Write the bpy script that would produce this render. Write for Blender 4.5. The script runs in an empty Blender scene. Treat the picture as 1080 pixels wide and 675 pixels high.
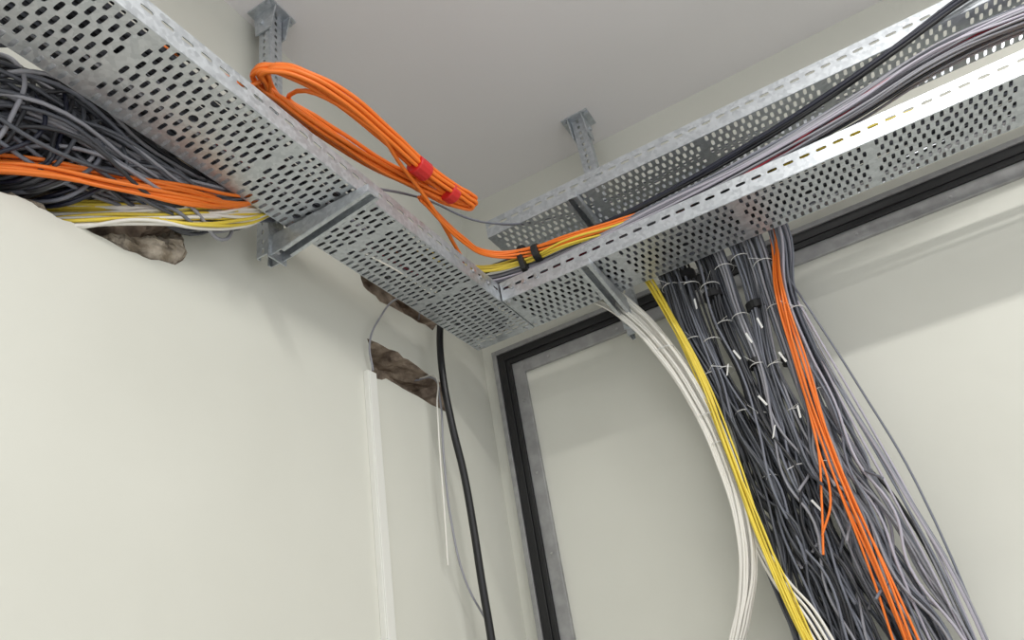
import bpy, math, random
from mathutils import Vector, Matrix, noise
from mathutils.geometry import tessellate_polygon
random.seed(7)
sc=bpy.context.scene
sc.view_settings.view_transform='Standard'
sc.view_settings.exposure=.13
COL=bpy.context.collection

# ---------------------------------------------------------------- materials
def new_mat(name):
    m=bpy.data.materials.new(name); m.use_nodes=True
    nt=m.node_tree; b=nt.nodes['Principled BSDF']; return m,nt,b
def plain(name,col,rough=.5,metal=0,spec=.5):
    m,nt,b=new_mat(name)
    b.inputs['Base Color'].default_value=(*col,1); b.inputs['Roughness'].default_value=rough
    b.inputs['Metallic'].default_value=metal; b.inputs['Specular IOR Level'].default_value=spec
    return m
def noisy(name,c1,c2,scale,rough=.6,metal=0,bump=0,bscale=60,detail=4,lo=.35,hi=.65,kind='noise',rr=None):
    m,nt,b=new_mat(name); N=nt.nodes; L=nt.links
    tc=N.new('ShaderNodeTexCoord')
    if kind=='noise':
        t=N.new('ShaderNodeTexNoise'); t.inputs['Scale'].default_value=scale; t.inputs['Detail'].default_value=detail
        out=t.outputs['Fac']
    else:
        t=N.new('ShaderNodeTexVoronoi'); t.inputs['Scale'].default_value=scale
        s=N.new('ShaderNodeSeparateColor'); L.new(t.outputs['Color'],s.inputs[0]); out=s.outputs[0]
    L.new(tc.outputs['Object'],t.inputs['Vector'])
    r=N.new('ShaderNodeValToRGB'); r.color_ramp.elements[0].position=lo; r.color_ramp.elements[1].position=hi
    r.color_ramp.elements[0].color=(*c1,1); r.color_ramp.elements[1].color=(*c2,1)
    L.new(out,r.inputs[0]); L.new(r.outputs[0],b.inputs['Base Color'])
    b.inputs['Roughness'].default_value=rough; b.inputs['Metallic'].default_value=metal
    if rr:
        mr=N.new('ShaderNodeMapRange'); mr.inputs['To Min'].default_value=rr[0]; mr.inputs['To Max'].default_value=rr[1]
        L.new(out,mr.inputs[0]); L.new(mr.outputs[0],b.inputs['Roughness'])
    if bump:
        n=N.new('ShaderNodeTexNoise'); n.inputs['Scale'].default_value=bscale; n.inputs['Detail'].default_value=5
        L.new(tc.outputs['Object'],n.inputs['Vector'])
        bp=N.new('ShaderNodeBump'); bp.inputs['Strength'].default_value=bump; bp.inputs['Distance'].default_value=.01
        L.new(n.outputs['Fac'],bp.inputs['Height']); L.new(bp.outputs[0],b.inputs['Normal'])
    return m
M_wall=noisy('painted_plaster',(.645,.645,.575),(.69,.69,.62),1.6,rough=.5,bump=.06,bscale=14)
M_ceil=noisy('ceiling_paint',(.80,.78,.78),(.83,.81,.81),1.2,rough=.8,bump=.04,bscale=20)
M_floor=noisy('concrete_floor',(.55,.54,.52),(.65,.64,.62),3,rough=.8,bump=.2)
M_galv=noisy('galvanised_steel',(.48,.51,.54),(.62,.65,.68),110,rough=.45,metal=.8,kind='vor',lo=0,hi=1,rr=(.38,.50))
M_mason=noisy('broken_masonry',(.16,.12,.09),(.42,.34,.26),22,rough=.95,bump=1.0,bscale=45)
M_black=plain('black_gasket',(.010,.010,.011),.5)
M_alu=noisy('grey_frame_metal',(.30,.30,.30),(.38,.38,.38),30,rough=.45,metal=.4)
M_bolt=plain('zinc_bolt',(.55,.55,.55),.3,.9)
def cabmat(n,c,r=.42): return plain(n,c,r)
K={'char':cabmat('cable_charcoal',(.030,.031,.036)),'dkgrey':cabmat('cable_dark_grey',(.080,.085,.100)),
'blugrey':cabmat('cable_blue_grey',(.17,.18,.215)),'grey':cabmat('cable_grey',(.29,.29,.32)),
'lilac':cabmat('cable_lilac_grey',(.42,.40,.46)),'white':cabmat('cable_white',(.80,.78,.72)),
'orange':cabmat('cable_orange',(.87,.20,.02)),'yellow':cabmat('cable_yellow',(.80,.62,.07)),
'red':cabmat('cable_red',(.45,.03,.05)),'black':cabmat('cable_black',(.008,.008,.009),.35),
'navy':cabmat('cable_navy_black',(.012,.014,.028),.35)}

# ---------------------------------------------------------------- helpers
def mesh_obj(name,verts,faces,mat,parent=None,smooth=False):
    me=bpy.data.meshes.new(name); me.from_pydata([tuple(v) for v in verts],[],faces); me.update()
    o=bpy.data.objects.new(name,me); COL.objects.link(o)
    for m in (mat if isinstance(mat,(list,tuple)) else [mat]): me.materials.append(m)
    if smooth:
        for p in me.polygons: p.use_smooth=True
    if parent: o.parent=parent
    return o
def empty(name,loc=(0,0,0)):
    e=bpy.data.objects.new(name,None); e.empty_display_size=.05; COL.objects.link(e); return e
def addbox(V,Fc,a,b):
    n=len(V); (x0,y0,z0),(x1,y1,z1)=a,b
    V+= [Vector(p) for p in [(x0,y0,z0),(x1,y0,z0),(x1,y1,z0),(x0,y1,z0),(x0,y0,z1),(x1,y0,z1),(x1,y1,z1),(x0,y1,z1)]]
    Fc+=[tuple(n+i for i in f) for f in [(0,3,2,1),(4,5,6,7),(0,1,5,4),(1,2,6,5),(2,3,7,6),(3,0,4,7)]]
def addcyl(V,Fc,p,ax,r,h,n=8):
    ax=Vector(ax).normalized(); s=ax.orthogonal().normalized(); t=ax.cross(s); b=len(V); p=Vector(p)
    for k in (0,h):
        for i in range(n):
            a=2*math.pi*i/n; V.append(p+ax*k+s*math.cos(a)*r+t*math.sin(a)*r)
    for i in range(n): Fc.append((b+i,b+(i+1)%n,b+n+(i+1)%n,b+n+i))
    Fc.append(tuple(b+n+i for i in range(n))); Fc.append(tuple(b+n-1-i for i in range(n)))
def perf(V,Fc,o,U,W,nu,nv,pu,pv,hu,hv,stagger=False,skip=None,big=None):
    """perforated sheet: grid of cells each with a slot-shaped hole"""
    o,U,W=Vector(o),Vector(U),Vector(W)
    peri=[(-1,-1),(-.5,-1),(0,-1),(.5,-1),(1,-1),(1,-.5),(1,0),(1,.5),(1,1),(.5,1),(0,1),(-.5,1),(-1,1),(-1,.5),(-1,0),(-1,-.5)]
    out=[(a*pu/2,b*pv/2) for a,b in peri]
    inn=[]; inb=[]
    for x,y in out:
        l=math.hypot(x,y); rb=min(pu,pv)*.45; inb.append((x/l*rb,y/l*rb))
    lng=max(hu,hv); r=min(hu,hv); a=lng-r
    for x,y in out:
        c,s=Vector((x/(pu/2),y/(pv/2))).normalized()
        if hv>=hu: inn.append((r*c, r*s+(a if s>.01 else (-a if s<-.01 else 0))))
        else: inn.append((r*c+(a if c>.01 else (-a if c<-.01 else 0)), r*s))
    for j in range(nv):
        off=(pu/2 if (stagger and j%2) else 0)
        for i in range(nu):
            cu=pu*(i+.5)+off; cv=pv*(j+.5); c=o+U*cu+W*cv
            n=len(V)
            if skip and skip(i,j):
                V+= [c+U*a_+W*b_ for a_,b_ in (out[0],out[4],out[8],out[12])]; Fc.append((n,n+1,n+2,n+3)); continue
            V+= [c+U*a_+W*b_ for a_,b_ in out]; V+= [c+U*a_+W*b_ for a_,b_ in (inb if (big and big(i,j)) else inn)]
            for k in range(16):
                k2=(k+1)%16; Fc.append((n+k,n+k2,n+16+k2,n+16+k))
        if stagger:
            e=0 if off else nu*pu
            c0=o+U*e+W*pv*j; n=len(V)
            V+= [c0,c0+U*pu/2,c0+U*pu/2+W*pv,c0+W*pv]; Fc.append((n,n+1,n+2,n+3))
def quad(V,Fc,pts):
    n=len(V); V+=[Vector(p) for p in pts]; Fc.append(tuple(range(n,n+len(pts))))
def solid(o,t=.0015,off=0):
    m=o.modifiers.new('sheet','SOLIDIFY'); m.thickness=t; m.offset=off

def tray(name,o,U,W,L,width=.2,h=.06,rails=(1,1),rail_trim=(0,0)):
    """U run direction, W across. o = corner of the bottom sheet"""
    o,U,W=Vector(o),Vector(U),Vector(W); Z=Vector((0,0,1)); V=[];Fc=[]
    nv=7; pv=width/nv; pu=.0205; nu=int(round(L/pu))-1
    perf(V,Fc,o,U,W,nu,nv,pu,pv,.0044,.0115,stagger=True,skip=lambda i,j:i%16==0,big=lambda i,j:(i%16==8 and j in (1,3,5)))
    Lr=(nu+.5)*pu
    for k,(w,trim) in enumerate(((0,rail_trim[0]),(width,rail_trim[1]))):
        if not rails[k]: continue
        nr=int((Lr-trim)/.040); pr=(Lr-trim)/nr
        b=o+W*w
        quad(V,Fc,[b,b+U*(Lr-trim),b+U*(Lr-trim)+Z*.016,b+Z*.016])
        perf(V,Fc,b+Z*.016,U,Z,nr,1,pr,h-.020,.0125,.0042)
        quad(V,Fc,[b+Z*(h-.004),b+U*(Lr-trim)+Z*(h-.004),b+U*(Lr-trim)+Z*h,b+Z*h])
        s=1 if k==0 else -1
        t=b+Z*h
        quad(V,Fc,[t,t+U*(Lr-trim),t+U*(Lr-trim)+W*s*.010,t+W*s*.010])
    ob=mesh_obj(name,V,Fc,M_galv); solid(ob)
    return ob,Lr

# ---------------------------------------------------------------- room
H=3.475
def rough_loop(pts,n=4,amp=.008,seed=0):
    out=[]; m=len(pts)
    for i in range(m):
        a=Vector(pts[i]); b=Vector(pts[(i+1)%m]); nrm=Vector((-(b-a).y,(b-a).x)).normalized()
        for k in range(n):
            p=a.lerp(b,k/n); q=noise.noise(Vector((p.x*30,p.y*30,seed)))*amp*(1 if k else .5)
            out.append(p+nrm*q)
    return out
hole1=rough_loop([(-1.76,2.47),(-1.61,2.525),(-1.556,2.537),(-1.513,2.530),(-1.461,2.536),(-1.394,2.533),(-1.343,2.536),(-1.268,2.555),(-1.242,2.600),(-1.262,2.645),(-1.225,2.74),(-1.18,2.86),(-1.258,2.927),(-1.447,2.885),(-1.559,2.823),(-1.641,2.710),(-1.76,2.64)],seed=1)
hole2=rough_loop([(-.668,2.845),(-.655,2.800),(-.585,2.785),(-.47,2.795),(-.313,2.80),(-.216,2.90),(-.36,3.0),(-.566,2.94)],seed=2,amp=.014)
hole3=rough_loop([(-.655,2.632),(-.645,2.522),(-.563,2.534),(-.44,2.528),(-.296,2.522),(-.298,2.618),(-.469,2.640),(-.559,2.637)],seed=3,amp=.014)
YF=-4.6
outer=[Vector((YF,0)),Vector((0,0)),Vector((0,H)),Vector((YF,H))]
loops=[outer,hole1,hole2,hole3]
flat=[p for l in loops for p in l]
tris=tessellate_polygon([[Vector((p.x,p.y,0)) for p in l] for l in loops])
V=[Vector((0,p.x,p.y)) for p in flat]; Fc=[]
for t in tris:
    a,b,c=[V[i] for i in t]
    Fc.append(tuple(t) if (b-a).cross(c-a).x>0 else tuple(reversed(t)))
quad(V,Fc,[(-.2,YF,0),(-.2,YF,H),(-.2,0,H),(-.2,0,0)])
wall_left=mesh_obj('wall_left',V,Fc,[M_wall,M_mason])
V=[];Fc=[]
for hi,l in enumerate((hole1,hole2,hole3)):
    dep=(.14,.12,.09)[hi]; n=len(l); c=sum(l,Vector((0,0)))/n; rings=[]
    for k in range(5):
        f=k/4; r=[]
        for i,p in enumerate(l):
            q=p+(c-p)*(.10*f) + Vector((noise.noise(Vector((p.x*40,p.y*40,k*3+hi))),noise.noise(Vector((p.x*40,p.y*40,k*3+9+hi)))))*.012*(1 if k else 0)
            V.append(Vector((-dep*f,q.x,q.y))); r.append(len(V)-1)
        rings.append(r)
    for k in range(4):
        for i in range(n):
            Fc.append((rings[k][i],rings[k][(i+1)%n],rings[k+1][(i+1)%n],rings[k+1][i]))
    Fc.append(tuple(rings[4]))
rev=mesh_obj('hole_reveals',V,Fc,M_mason,parent=wall_left)
def lump(V,Fc,c,r,sx=1,sy=1,sz=1,seed=0,nu=18,nv=12):
    b=len(V)
    for j in range(nv+1):
        th=math.pi*j/nv
        for i in range(nu):
            ph=2*math.pi*i/nu; d=Vector((math.sin(th)*math.cos(ph),math.sin(th)*math.sin(ph),math.cos(th)))
            k=r*(1+.35*noise.noise(d*2.2+Vector((seed,0,0)))+.15*noise.noise(d*6+Vector((seed,3,0))))
            V.append(Vector(c)+Vector((d.x*sx,d.y*sy,d.z*sz))*k)
    for j in range(nv):
        for i in range(nu):
            Fc.append((b+j*nu+i,b+(j+1)*nu+i,b+(j+1)*nu+(i+1)%nu,b+j*nu+(i+1)%nu))
V=[];Fc=[]
for c,r,s in [((-.024,-1.31,2.575),.036,(1,1.3,.7)),((-.02,-1.270,2.600),.032,(1,1,1)),((-.04,-1.36,2.565),.03,(1,1.4,.7)),((-.05,-1.45,2.55),.03,(1,1.6,.5)),((-.05,-1.55,2.55),.03,(1,1.8,.5)),((-.03,-1.262,2.63),.022,(1,1,1))]:
    lump(V,Fc,c,r,*s,seed=c[1]*10)
mesh_obj('rubble',V,Fc,noisy('light_mortar_rubble',(.28,.23,.17),(.60,.53,.44),35,rough=.95,bump=1,bscale=60),parent=wall_left)

V=[];Fc=[];addbox(V,Fc,(-.2,0,0),(4.8,.15,H)); wall_back=mesh_obj('wall_back',V,Fc,M_wall)
V=[];Fc=[];addbox(V,Fc,(-.2,YF,H),(4.8,.15,H+.15)); mesh_obj('ceiling',V,Fc,M_ceil)
V=[];Fc=[];addbox(V,Fc,(-.2,YF,-.1),(4.8,.15,0)); mesh_obj('floor',V,Fc,M_floor)

# ---------------------------------------------------------------- wall frame
fr=empty('wall_panel_frame')
X0,X1,ZT=.050,3.9,2.805
def band(name,d0,d1,y,mat):
    V=[];Fc=[]
    addbox(V,Fc,(X0+d0,-y,0),(X0+d1,0,ZT-d0)); addbox(V,Fc,(X1-d1,-y,0),(X1-d0,0,ZT-d0))
    addbox(V,Fc,(X0+d1,-y,ZT-d1),(X1-d1,0,ZT-d0))
    o=mesh_obj(name,V,Fc,mat,parent=fr); bv=o.modifiers.new('b','BEVEL'); bv.width=.0015; bv.segments=2
band('outer_flange',0,.016,.030,M_alu)
band('black_gasket_outer',.016,.040,.024,M_black)
band('gasket_rib',.040,.045,.027,M_black)
band('black_gasket_inner',.045,.062,.022,M_black)
band('inner_flange',.062,.105,.014,M_alu)
V=[];Fc=[]
for i in range(11): addcyl(V,Fc,(X0+.085,-.014,.1+i*.25),(0,-1,0),.004,.003)
for i in range(14): addcyl(V,Fc,(X0+.2+i*.25,-.014,ZT-.085),(0,-1,0),.004,.003)
mesh_obj('screws',V,Fc,M_bolt,parent=fr)

# ---------------------------------------------------------------- trays
tl,Lr=tray('perforated_cable_tray',(.12,-.255,2.70),(0,-1,0),(1,0,0),4.2)
tr,_=tray('perforated_cable_tray',(.325,-.455,2.70),(1,0,0),(0,1,0),3.9)
tu,_=tray('perforated_cable_tray',(.300,-.425,2.95),(1,0,0),(0,1,0),3.9)
V=[];Fc=[]
for x in (.36,.40,.44): addcyl(V,Fc,(x,-.457,2.73),(0,-1,0),.006,.006,6)
for y in (-.52,-.56,-.60): addcyl(V,Fc,(.322,y,2.73),(1,0,0),.006,.006,6)
for x,y in ((.14,-.27),(.30,-.27),(.335,-.44),(.335,-.28)): addcyl(V,Fc,(x,y,2.70),(0,0,-1),.007,.006,6)
o=mesh_obj('tray_bolts',V,Fc,M_bolt,parent=tr)

# ---------------------------------------------------------------- hangers
def hanger(name,base,out,arms,zbot=2.645):
    e=empty(name); O=Vector(out); S=Vector((-O.y,O.x,0)); b=Vector(base); Z=Vector((0,0,-1))
    Lc=H-zbot; w=.044; V=[];Fc=[]
    n=int(Lc/.026)
    perf(V,Fc,b-S*w/2+O*.02,Z,S,n,1,Lc/n,w,.0075,.005)
    for s in (-1,1):
        perf(V,Fc,b+S*s*w/2+O*.02,Z,-O,n,1,Lc/n,.036,.0075,.004)
        q=b+S*s*w/2-O*.016
        quad(V,Fc,[q,q+Z*Lc,q+Z*Lc-S*s*.010,q-S*s*.010])
    o=mesh_obj('channel',V,Fc,M_galv,parent=e); solid(o,.003)
    V=[];Fc=[]
    p=b
    def bx(s0,s1,o0,o1,z0,z1):
        pts=[p+S*s+O*oo+Vector((0,0,-zz)) for zz in (z0,z1) for s,oo in ((s0,o0),(s1,o0),(s1,o1),(s0,o1))]
        k=len(V); V.extend(pts); Fc.extend([tuple(k+i for i in f) for f in [(0,1,2,3),(7,6,5,4),(0,4,5,1),(1,5,6,2),(2,6,7,3),(3,7,4,0)]])
    bx(-.050,.050,-.035,.050,0,.006)
    for s in (-1,1):
        a=s*.027
        k=len(V)
        prof=[(-.03,.006),(.048,.006),(.030,.085),(-.025,.085)]
        for ss in (a-.002,a+.002): V.extend([p+S*ss+O*oo-Vector((0,0,zz)) for oo,zz in prof])
        Fc.extend([(k,k+1,k+2,k+3),(k+7,k+6,k+5,k+4)]+[(k+i,k+4+i,k+4+(i+1)%4,k+(i+1)%4) for i in range(4)])
        addcyl(V,Fc,p+S*(a+s*.002)+O*.0-Vector((0,0,.05)),S*s,.008,.008,6)
        addcyl(V,Fc,p+S*(s*.040)+O*.035-Vector((0,0,.006)),(0,0,-1),.007,.01,6)
    mesh_obj('ceiling_bracket',V,Fc,M_galv,parent=e)
    for z,L in arms:
        V=[];Fc=[]; r=b+O*.022; r.z=z; wa=.036
        for s in (-1,1):
            q=[r+S*s*wa/2, r+S*s*wa/2+O*L, r+S*s*wa/2+O*L-Vector((0,0,.018)), r+S*s*wa/2+O*.03-Vector((0,0,.05)), r+S*s*wa/2-Vector((0,0,.052))]
            quad(V,Fc,q)
            quad(V,Fc,[q[3],q[2],q[2]-S*s*.009,q[3]-S*s*.009])
        na=int(L/.03)
        perf(V,Fc,r-S*wa/2,O,S,na,1,L/na,wa,.009,.004)
        quad(V,Fc,[r+O*L-S*wa/2,r+O*L+S*wa/2,r+O*L+S*wa/2-Vector((0,0,.018)),r+O*L-S*wa/2-Vector((0,0,.018))])
        f=r+O*.001
        quad(V,Fc,[f-S*.028+Vector((0,0,.045)),f+S*.028+Vector((0,0,.045)),f+S*.028-Vector((0,0,.06)),f-S*.028-Vector((0,0,.06))])
        o=mesh_obj('cantilever_arm',V,Fc,M_galv,parent=e); solid(o,.003)
        V=[];Fc=[]
        for zz in (.025,-.035): addcyl(V,Fc,f+O*.002+Vector((0,0,zz)),O,.008,.008,6)
        mesh_obj('arm_bolts',V,Fc,M_bolt,parent=e)
hanger('hanger_bracket',(.056,-1.068,H),(1,0,0),[(2.692,.275)])
hanger('hanger_bracket',(.590,-.135,H),(0,-1,0),[(2.692,.335),(2.942,.30)],zbot=2.61)

# ---------------------------------------------------------------- cables
def cables(name,splines,parent=None,res=8,bev=2):
    """splines: list of (points, radius, colourkey) -> one mesh of round cables"""
    cu=bpy.data.curves.new(name,'CURVE'); cu.dimensions='3D'; cu.bevel_depth=1.0; cu.bevel_resolution=bev; cu.resolution_u=res
    cu.use_fill_caps=True
    used=[]
    for pts,r,k in splines:
        if k not in used: used.append(k); cu.materials.append(K[k])
        s=cu.splines.new('BEZIER'); s.bezier_points.add(len(pts)-1); s.material_index=used.index(k)
        for bp,p in zip(s.bezier_points,pts):
            bp.co=p; bp.handle_left_type=bp.handle_right_type='AUTO'; bp.radius=r
    tmp=bpy.data.objects.new(name+'_tmp',cu); COL.objects.link(tmp)
    bpy.context.view_layer.update()
    me=bpy.data.meshes.new_from_object(tmp.evaluated_get(bpy.context.evaluated_depsgraph_get()))
    me.name=name
    for p in me.polygons: p.use_smooth=True
    bpy.data.objects.remove(tmp)
    o=bpy.data.objects.new(name,me); COL.objects.link(o)
    if len(me.materials)==0:
        for k in used: me.materials.append(K[k])
    if parent: o.parent=parent
    return o
def jit(p,a): return Vector(p)+Vector([random.uniform(-a,a) for _ in range(3)])
def strand(path,off,wob=.003,radii=None):
    out=[]
    for i,p in enumerate(path):
        s=radii[i] if radii else 1
        out.append(Vector(p)+Vector(off)*s+Vector([random.uniform(-wob,wob) for _ in range(3)]))
    return out
def disc(r):
    a=random.uniform(0,2*math.pi); q=r*math.sqrt(random.random()); return q*math.cos(a),q*math.sin(a)

rows=[(-.36,2.79,.70,1.06),(-.255,2.795,.70,1.07),(-.20,2.72,.705,1.08),(-.16,2.55,.720,1.055),(-.14,2.38,.740,1.03),(-.14,2.22,.755,1.03),(-.14,2.08,.765,1.035),(-.14,1.95,.765,1.050),(-.14,1.82,.77,1.065),(-.14,1.67,.775,1.085),(-.14,1.5,.78,1.10),(-.14,1.2,.80,1.11),(-.13,.7,.82,1.12),(-.12,.004,.80,1.14)]
spl=[]
nb=7
pal=[['char','dkgrey','dkgrey'],['char','dkgrey','blugrey'],['char','char','dkgrey','blugrey'],['dkgrey','dkgrey','blugrey','grey'],['dkgrey','blugrey','grey','blugrey'],['blugrey','grey','blugrey'],['grey','lilac','blugrey']]
for b in range(nb):
    wander=[random.uniform(-.012,.012) for _ in rows]
    for i in range(22):
        dx,dy=disc(1); k=random.choice(pal[b]); pts=[]
        ph=random.uniform(0,6.3); dr=random.uniform(-.07,.07)
        if random.random()<.25: dr*=2
        for j,(y,z,x0,x1) in enumerate(rows):
            f=(b+.5)/nb; w=(x1-x0)
            R_=w/nb*(.48 if j<5 else .78); tw=.35*math.sin(ph+j*1.1)
            c=math.cos(tw); s=math.sin(tw)
            u,v=dx*c-dy*s,dx*s+dy*c
            if j<=1: pts.append(Vector((x0+w*f+u*R_, y, z+abs(v)*.02+random.uniform(0,.004))))
            else:
                q=.0035 if j<5 else (.009 if j==5 else .019)
                drift=dr*max(0,min(1,(j-4)/5))
                xx=x0+w*f+wander[j]+u*R_+random.uniform(-q,q)+drift
                if j>=5: xx=min(max(xx,x0-.01),x1+.01)+random.uniform(-.006,.006)
                pts.append(Vector((xx, y+v*(.030 if j<5 else .05)+random.uniform(-q,q)*.7, z+(random.uniform(-.02,.02) if 4<j<11 else 0))))
            if j>=2: pts[-1].y=min(pts[-1].y,-.05)
        if random.random()<.14 and b>1:
            n0=random.choice((7,8,9)); pts=pts[:n0]; e=pts[-1]; pts.append(e+Vector((random.uniform(-.06,.06),-.06,-.06)))
        spl.append((pts,.0034,k))
for i in range(9):
    o_=random.uniform(0,.05); z0=random.uniform(2.3,2.6)
    spl.append(([Vector((1.04,-.17,z0)),Vector((1.05+o_*.4,-.18,z0-.15)),Vector((1.07+o_*.7,-.17,z0-.35)),Vector((1.09+o_,-.16,z0-.6)),Vector((1.10+o_*.6,-.15,1.5)),Vector((1.1,-.14,1.0)),Vector((1.1,-.13,.01))],.0030,random.choice(['lilac','grey','blugrey'])))
drop=cables('data_cable_drop',spl,res=6)
o_path=[(1.03,-.36,2.80),(1.045,-.26,2.81),(1.05,-.21,2.74),(1.012,-.205,2.55),(.990,-.21,2.33),(.978,-.215,2.07),(.984,-.215,1.80),(.984,-.215,1.66),(.98,-.20,1.2),(.99,-.18,.5),(1.0,-.17,.006)]
spl=[]
for i in range(8):
    ox=(i/7*2-1)*.012
    p=strand(o_path,(ox,random.uniform(-.006,.006),0),.006,[.5,.5,.6,.8,1,1,1.4,1.8,2,2,2])
    if i in (0,2): p=p[:5]+[Vector((.960,-.215,2.12)),Vector((.925+.01*i,-.225,1.99)),Vector((.890+.006*i,-.23,1.88+.02*i))]
    spl.append((p,.0028,'orange'))
y_path=[(.665,-.36,2.79),(.670,-.26,2.80),(.680,-.225,2.74),(.712,-.225,2.60),(.745,-.225,2.40),(.762,-.23,2.14),(.772,-.23,1.96),(.790,-.235,1.80),(.805,-.235,1.65),(.81,-.22,1.0),(.81,-.2,.006)]
for i in range(9):
    ox,oy=disc(.012); spl.append((strand(y_path,(ox,oy*.7,0),.005),.0027,'yellow'))
cables('fibre_cables',spl,parent=drop)

w_path=[(.42,-.36,2.735),(.47,-.27,2.765),(.54,-.22,2.735),(.612,-.215,2.635),(.672,-.215,2.50),(.718,-.215,2.34),(.742,-.215,2.17),(.740,-.215,2.0),(.708,-.21,1.87),(.655,-.20,1.77),(.60,-.18,1.68),(.56,-.15,1.4),(.58,-.14,.8),(.6,-.13,.006)]
spl=[]
for i in range(14):
    a=i/13*2-1
    spl.append((strand(w_path,(a*.020,random.uniform(-.010,.010),a*.018),.0024,[.7,.9,1.2,1.1,1,1,1.0,1.0,1.2,1.5,1.8,2,2,2]),.0034,'white'))
for i in range(4):
    e=[Vector(p)+Vector((.005*i,.01,0)) for p in w_path[:8]]+[Vector((.760+.01*i,-.20,1.86)),Vector((.80+.012*i,-.22,1.76)),Vector((.83+.01*i,-.22,1.6)),Vector((.83,-.15,1.0)),Vector((.83,-.15,.006))]
    spl.append((e,.0034,'white'))
wb=cables('white_cable_bundle',spl)

def run(path,n,R_,r,keys,wob=.004):
    s=[]
    for i in range(n):
        a,b=disc(R_); s.append((strand(path,(0,a,b*.8),wob),r,random.choice(keys)))
    return s
g_path=[(.19,-1.6,2.73),(.20,-1.0,2.73),(.22,-.62,2.735),(.28,-.44,2.775),(.402,-.40,2.778),(.584,-.40,2.778),(.815,-.40,2.789),(1.081,-.40,2.806),(1.335,-.395,2.844),(1.543,-.39,2.885),(1.72,-.37,2.90),(2.2,-.34,2.86),(2.8,-.34,2.80),(3.9,-.34,2.77)]
spl=run(g_path,48,.037,.0034,['grey','lilac','blugrey','grey','lilac','grey','char'],.005)
b_path=[(.22,-.9,2.74),(.25,-.55,2.78),(.32,-.42,2.845),(.419,-.40,2.86),(.598,-.40,2.838),(.831,-.40,2.848),(1.052,-.40,2.873),(1.263,-.41,2.900),(1.474,-.430,2.935),(1.647,-.445,2.975),(2.0,-.45,3.03),(2.6,-.42,3.04),(3.8,-.40,3.04)]
spl+=run(b_path,6,.013,.0050,['navy','black'],.003)
spl+=run([(x,y-.02,z-.010+(.012 if x>1.3 else -.006)) for x,y,z in g_path],2,.007,.0030,['red'])
spl+=run([(.24,-.75,2.76),(.30,-.5,2.80),(.42,-.44,2.812),(.55,-.44,2.805),(.69,-.42,2.798),(1.1,-.38,2.80),(2,-.36,2.76)],6,.013,.0034,['yellow'])
spl+=run([(.33,-.84,2.82),(.335,-.66,2.80),(.345,-.52,2.815),(.43,-.455,2.822),(.55,-.445,2.806),(.69,-.42,2.80),(1.1,-.37,2.79),(2,-.36,2.76)],6,.013,.0036,['orange'])
for i in range(34):
    y=-.435+.16*random.random(); spl.append(([jit((x,y+random.uniform(-.012,.012),2.708+.02*random.random()),.002) for x in (.34,.7,1.1,1.5,1.9,2.5,3.1,3.9)],.0036,random.choice(['char','dkgrey','blugrey','char'])))
for i in range(46):
    x=.135+.165*random.random(); spl.append(([jit((x+random.uniform(-.015,.015),y,2.708+.025*random.random()),.002) for y in (-4.2,-3.4,-2.7,-2.1,-1.6,-1.2,-.9,-.6,-.30)],.0038,random.choice(['char','dkgrey','blugrey','char','dkgrey'])))
tb=cables('tray_cable_bundle',spl,res=6)
cables('thin_grey_cable',[([(.30,-1.0,2.77),(.31,-.8,2.86),(.36,-.5,2.93),(.50,-.36,2.965),(1.0,-.33,2.965),(2,-.3,2.965)],.0028,'blugrey'),([(.30,-1.0,2.77),(.30,-.8,2.87),(.36,-.48,2.94),(.50,-.34,2.968),(1.0,-.31,2.965),(2,-.29,2.965)],.0028,'grey')])

up_=[(.285,-1.325),(.300,-1.338),(.325,-1.325),(.350,-1.285),(.372,-1.21),(.380,-1.05),(.382,-.905),(.394,-.792),(.402,-.745)]
lo_=[(.400,-.715),(.375,-.735),(.355,-.80),(.335,-.88),(.309,-.973),(.29,-1.10),(.280,-1.18),(.275,-1.26)]
pts=[]
for t in range(8):
    ox=[0,.010,-.010,.005,-.014,.014,-.004,.018][t]; oz=[0,.008,.012,-.008,.004,.0,.018,.014][t]
    for x,y in up_+lo_:
        pts.append(Vector((x+ox+random.uniform(-.003,.003),y+ox*.5+random.uniform(-.003,.003),2.842+oz+random.uniform(-.003,.003))))
coil=empty('orange_cable_coil')
pts=[Vector((.26,-1.6,2.74)),Vector((.265,-1.45,2.79))]+pts+[Vector((.38,-1.1,2.835)),Vector((.36,-.95,2.83)),Vector((.34,-.80,2.81)),Vector((.31,-.66,2.79)),Vector((.3,-.6,2.77))]
cables('coil',[(pts,.0050,'orange')],parent=coil)
def tape(name,c,ax,r,h,mat,parent):
    V=[];Fc=[]; addcyl(V,Fc,c,ax,r,h,14); o=mesh_obj(name,V,Fc,mat,parent=parent); b=o.modifiers.new('b','BEVEL'); b.width=.003; b.segments=2; return o
M_red=plain('red_tape',(.62,.02,.02),.35)
tape('red_tape',(.380,-.93,2.846),(.06,1,0),.025,.045,M_red,coil)
tape('red_tape_2',(.385,-.80,2.848),(.1,1,0),.028,.03,M_red,coil)
tape('black_tape',(.395,-.415,2.815),(1,.05,0),.055,.016,M_black,tb)
tape('black_tape_2',(.44,-.44,2.815),(1,.05,0),.026,.02,M_black,tb)

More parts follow.
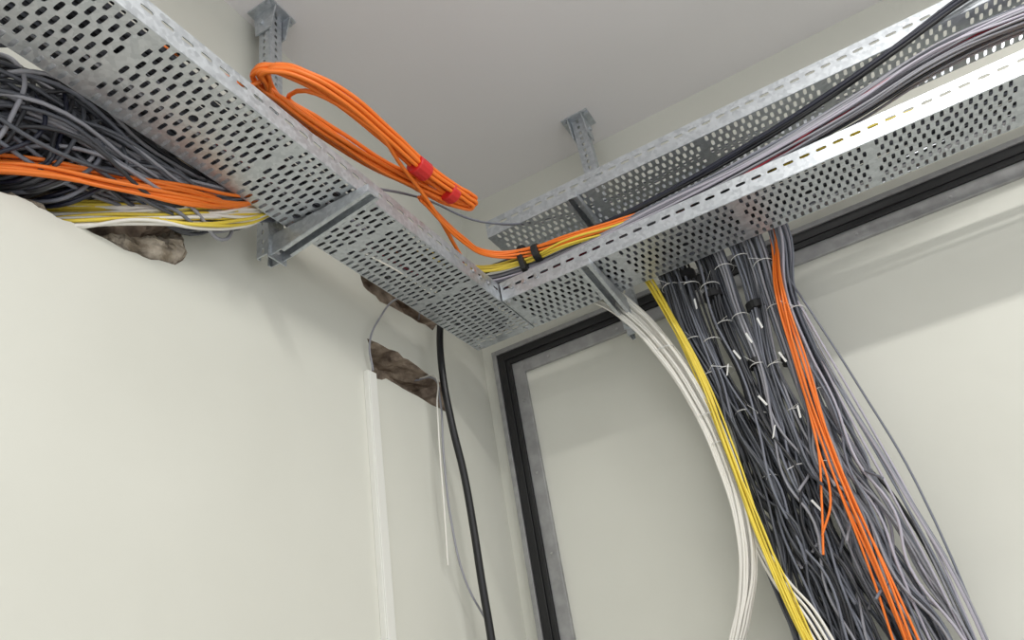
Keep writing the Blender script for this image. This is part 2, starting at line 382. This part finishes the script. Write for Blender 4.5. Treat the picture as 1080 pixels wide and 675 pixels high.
cables('black_power_cable',[([(.20,-.75,2.78),(.19,-.55,2.86),(.16,-.40,2.92),(.105,-.33,2.93),(.075,-.345,2.86),(.070,-.380,2.76),(.07,-.402,2.60),(.07,-.385,2.43),(.07,-.355,2.293),(.07,-.341,2.136),(.07,-.336,2.012),(.07,-.326,1.861),(.07,-.33,1.3),(.07,-.34,.6),(.07,-.33,.008)],.0105,'black')],bev=4)
cables('thin_wall_wire',[([(-.05,-.37,2.62),(.02,-.372,2.60),(.04,-.384,2.525),(.04,-.400,2.346),(.04,-.401,2.16),(.04,-.369,2.016),(.04,-.256,1.87),(.04,-.2,1.6),(.03,-.2,.9),(.02,-.2,.003)],.0030,'grey'),
  ([(-.03,-.34,2.84),(.03,-.42,2.842),(.035,-.543,2.796),(.03,-.627,2.70),(.02,-.672,2.60),(.012,-.655,2.53)],.0028,'grey'),
  ([(-.03,-.37,2.62),(.03,-.38,2.60),(.035,-.395,2.5),(.035,-.41,2.35),(.035,-.42,2.2),(.02,-.41,2.05)],.0024,'white')])
V=[];Fc=[]; addbox(V,Fc,(0,-.682,0),(.016,-.648,2.522)); addbox(V,Fc,(.016,-.680,0),(.019,-.650,2.520))
M_pvc=plain('white_pvc',(.76,.76,.71),.35)
o=mesh_obj('cable_trunking',V,Fc,M_pvc); b=o.modifiers.new('b','BEVEL'); b.width=.002; b.segments=2

spl=[]
for i in range(110):
    y0=random.uniform(-1.80,-1.36); z0=random.uniform(2.60,2.77)
    k=random.choice(['char','dkgrey','blugrey','blugrey','grey','dkgrey','char','dkgrey'])
    low=random.uniform(2.58,2.72); x1=random.uniform(.01,.09); ye=random.uniform(-1.22,-1.08)
    spl.append(([jit((-.13,y0-.02,z0),.01),jit((-.02,y0+.02,z0),.01),jit((x1,y0+.10,low+.03),.015),jit((x1*.8+.02,(y0+ye)/2+.06,low+.03),.015),jit((.08,ye-.02,2.735),.012),jit((.115,ye+.10,2.79),.008),jit((.17,ye+.25,2.75),.012),jit((.2,ye+.6,2.735),.012)],.0038,k))
for i in range(18):
    y0=random.uniform(-1.74,-1.42)
    spl.append(([(-.10,y0,2.78),jit((.0,y0+.01,2.79),.015),jit((.06,y0+.03,2.73),.015),jit((.06,y0+.05,2.64),.02),jit((.03,y0+.02,2.575),.01),(-.08,y0-.02,2.58)],.004,random.choice(['char','dkgrey','blugrey','grey','navy'])))
for i in range(10):
    a=random.uniform(-.024,.024)
    spl.append((strand([(-.10,-1.72,2.56),(.02,-1.60,2.575),(.075,-1.47,2.600),(.10,-1.34,2.640),(.105,-1.22,2.69),(.11,-1.08,2.79),(.18,-.9,2.75),(.2,-.6,2.74)],(.01*random.random(),a*.3,a),.007),.0038,'orange'))
for i in range(30):
    a=random.uniform(-.035,.03); k=random.choice(['white','white','yellow','white','yellow'])
    spl.append((strand([(-.10,-1.55,2.56),(-.01,-1.46,2.572),(.05,-1.38,2.588),(.085,-1.28,2.63),(.095,-1.17,2.69),(.11,-1.03,2.79),(.17,-.9,2.75),(.2,-.6,2.74)],(.005,a*.5,a),.009),.0036,k))
for i in range(26):
    y0=random.uniform(-1.66,-1.42)
    spl.append(([(-.10,y0,2.74),jit((.0,y0+.02,2.72),.02),jit((.08,y0+.13,2.67),.02),jit((.09,-1.28,2.68),.02),jit((.1,-1.14,2.75),.012),(.12,-1.0,2.79),jit((.18,-.8,2.745),.01)],.0036,random.choice(['grey','white','lilac','grey','dkgrey'])))
cables('network_cable_bundle',spl)

V=[];Fc=[]
M_tie=plain('nylon_tie_white',(.8,.8,.78),.5)
def ring(c,rx,ry,t=.0013,n=20):
    b=len(V)
    for i in range(n):
        a=2*math.pi*i/n
        for dr,dz in ((0,-t),(t,0),(0,t)):
            V.append(Vector((c[0]+(rx+dr)*math.cos(a),c[1]+(ry+dr)*math.sin(a),c[2]+dz)))
    for i in range(n):
        for k in range(2):
            Fc.append((b+i*3+k,b+((i+1)%n)*3+k,b+((i+1)%n)*3+k+1,b+i*3+k+1))
def xr(z):
    for (y,z1,a,b),(y2,z2,c,d) in zip(rows[1:],rows[2:]):
        if z2<=z<=z1:
            f=(z1-z)/(z1-z2); return a+(c-a)*f,b+(d-b)*f,y+(y2-y)*f
for z,bs in ((2.66,(0,1,2,3,4,5)),(2.52,(0,1,2,3,5,6)),(2.38,(0,1,3,4)),(2.27,(1,2,4,6)),(2.1,(1,3,5))):
    a,b,y=xr(z)
    for k in bs:
        c=(a+(b-a)*(k+.5)/nb,y,z+random.uniform(-.03,.03)); ring(c,(b-a)/nb*.52,.033)
        e=Vector(c)+Vector((0,-.035,0)); d=Vector((random.uniform(-1,1),-1,random.uniform(-.6,.6))).normalized()*.04
        quad(V,Fc,[e,e+Vector((0,0,.0016)),e+d+Vector((0,0,.0016)),e+d])
for i in range(10):
    z=random.uniform(2.0,2.68); a,b,y=xr(z); x=random.uniform(a+.05,b-.06); p=Vector((x,y-.05,z)); d=Vector((random.uniform(-.5,.5),-.15,-1)).normalized()*.035
    s=Vector((.0025,.0,.001)); quad(V,Fc,[p-s,p+s,p+d+s,p+d-s])
mesh_obj('cable_ties',V,Fc,M_tie,parent=drop)
V=[];Fc=[]
for z,k in ((2.70,1),(2.62,2),(2.55,4),(2.40,3),(2.38,5),(2.2,5)):
    a,b,y=xr(z); addcyl(V,Fc,(a+(b-a)*(k+.5)/nb,y,z-.012),(0,0,1),(b-a)/nb*.56,.022,16)
mesh_obj('black_velcro_straps',V,Fc,M_black,parent=drop)
V=[];Fc=[]
for p,rx in (((.675,-.215,2.50),.026),((.742,-.215,2.2),.024),((.73,-.215,2.28),.024)): ring(p,rx,.016)
mesh_obj('cable_ties_white',V,Fc,M_tie,parent=wb)
cables('loose_wire',[([(.999,-.035,2.263),(1.03,-.03,2.12),(1.075,-.03,1.99),(1.105,-.03,1.671),(1.11,-.03,1.2),(1.11,-.03,.005)],.0045,'black')])
cables('hanging_string',[([(.18,-1.62,H),(.175,-1.6,3.2),(.165,-1.5,2.76)],.0012,'white')])

# ---------------------------------------------------------------- camera
R=Vector((.8598,.4863,-.1562)); D=Vector((-.3638,.3684,-.8556)); Fw=Vector((-.3584,.7923,.4938)); C=Vector((1.091,-2.109,1.6))
cam=bpy.data.cameras.new('camera'); co=bpy.data.objects.new('camera',cam); COL.objects.link(co)
co.matrix_world=Matrix(((R.x,-D.x,-Fw.x,C.x),(R.y,-D.y,-Fw.y,C.y),(R.z,-D.z,-Fw.z,C.z),(0,0,0,1)))
cam.lens=26.67; cam.clip_start=.01; sc.camera=co

# ---------------------------------------------------------------- light
w=bpy.data.worlds.new('world'); sc.world=w; w.use_nodes=True
w.node_tree.nodes['Background'].inputs[0].default_value=(.97,.98,1,1); w.node_tree.nodes['Background'].inputs[1].default_value=1.05
def area(name,loc,rot,sx,sy,e,col=(1,.985,.95)):
    l=bpy.data.lights.new(name,'AREA'); l.shape='RECTANGLE'; l.size=sx; l.size_y=sy; l.energy=e; l.color=col
    o=bpy.data.objects.new(name,l); o.location=loc; o.rotation_euler=rot; COL.objects.link(o)
area('fluorescent_light',(2.0,-1.5,3.40),(0,0,0),1.2,.08,23)
area('fluorescent_light',(1.9,-3.2,3.40),(0,0,0),1.2,.12,26)
area('fluorescent_light',(2.5,-.80,3.42),(0,0,0),1.2,.05,12)
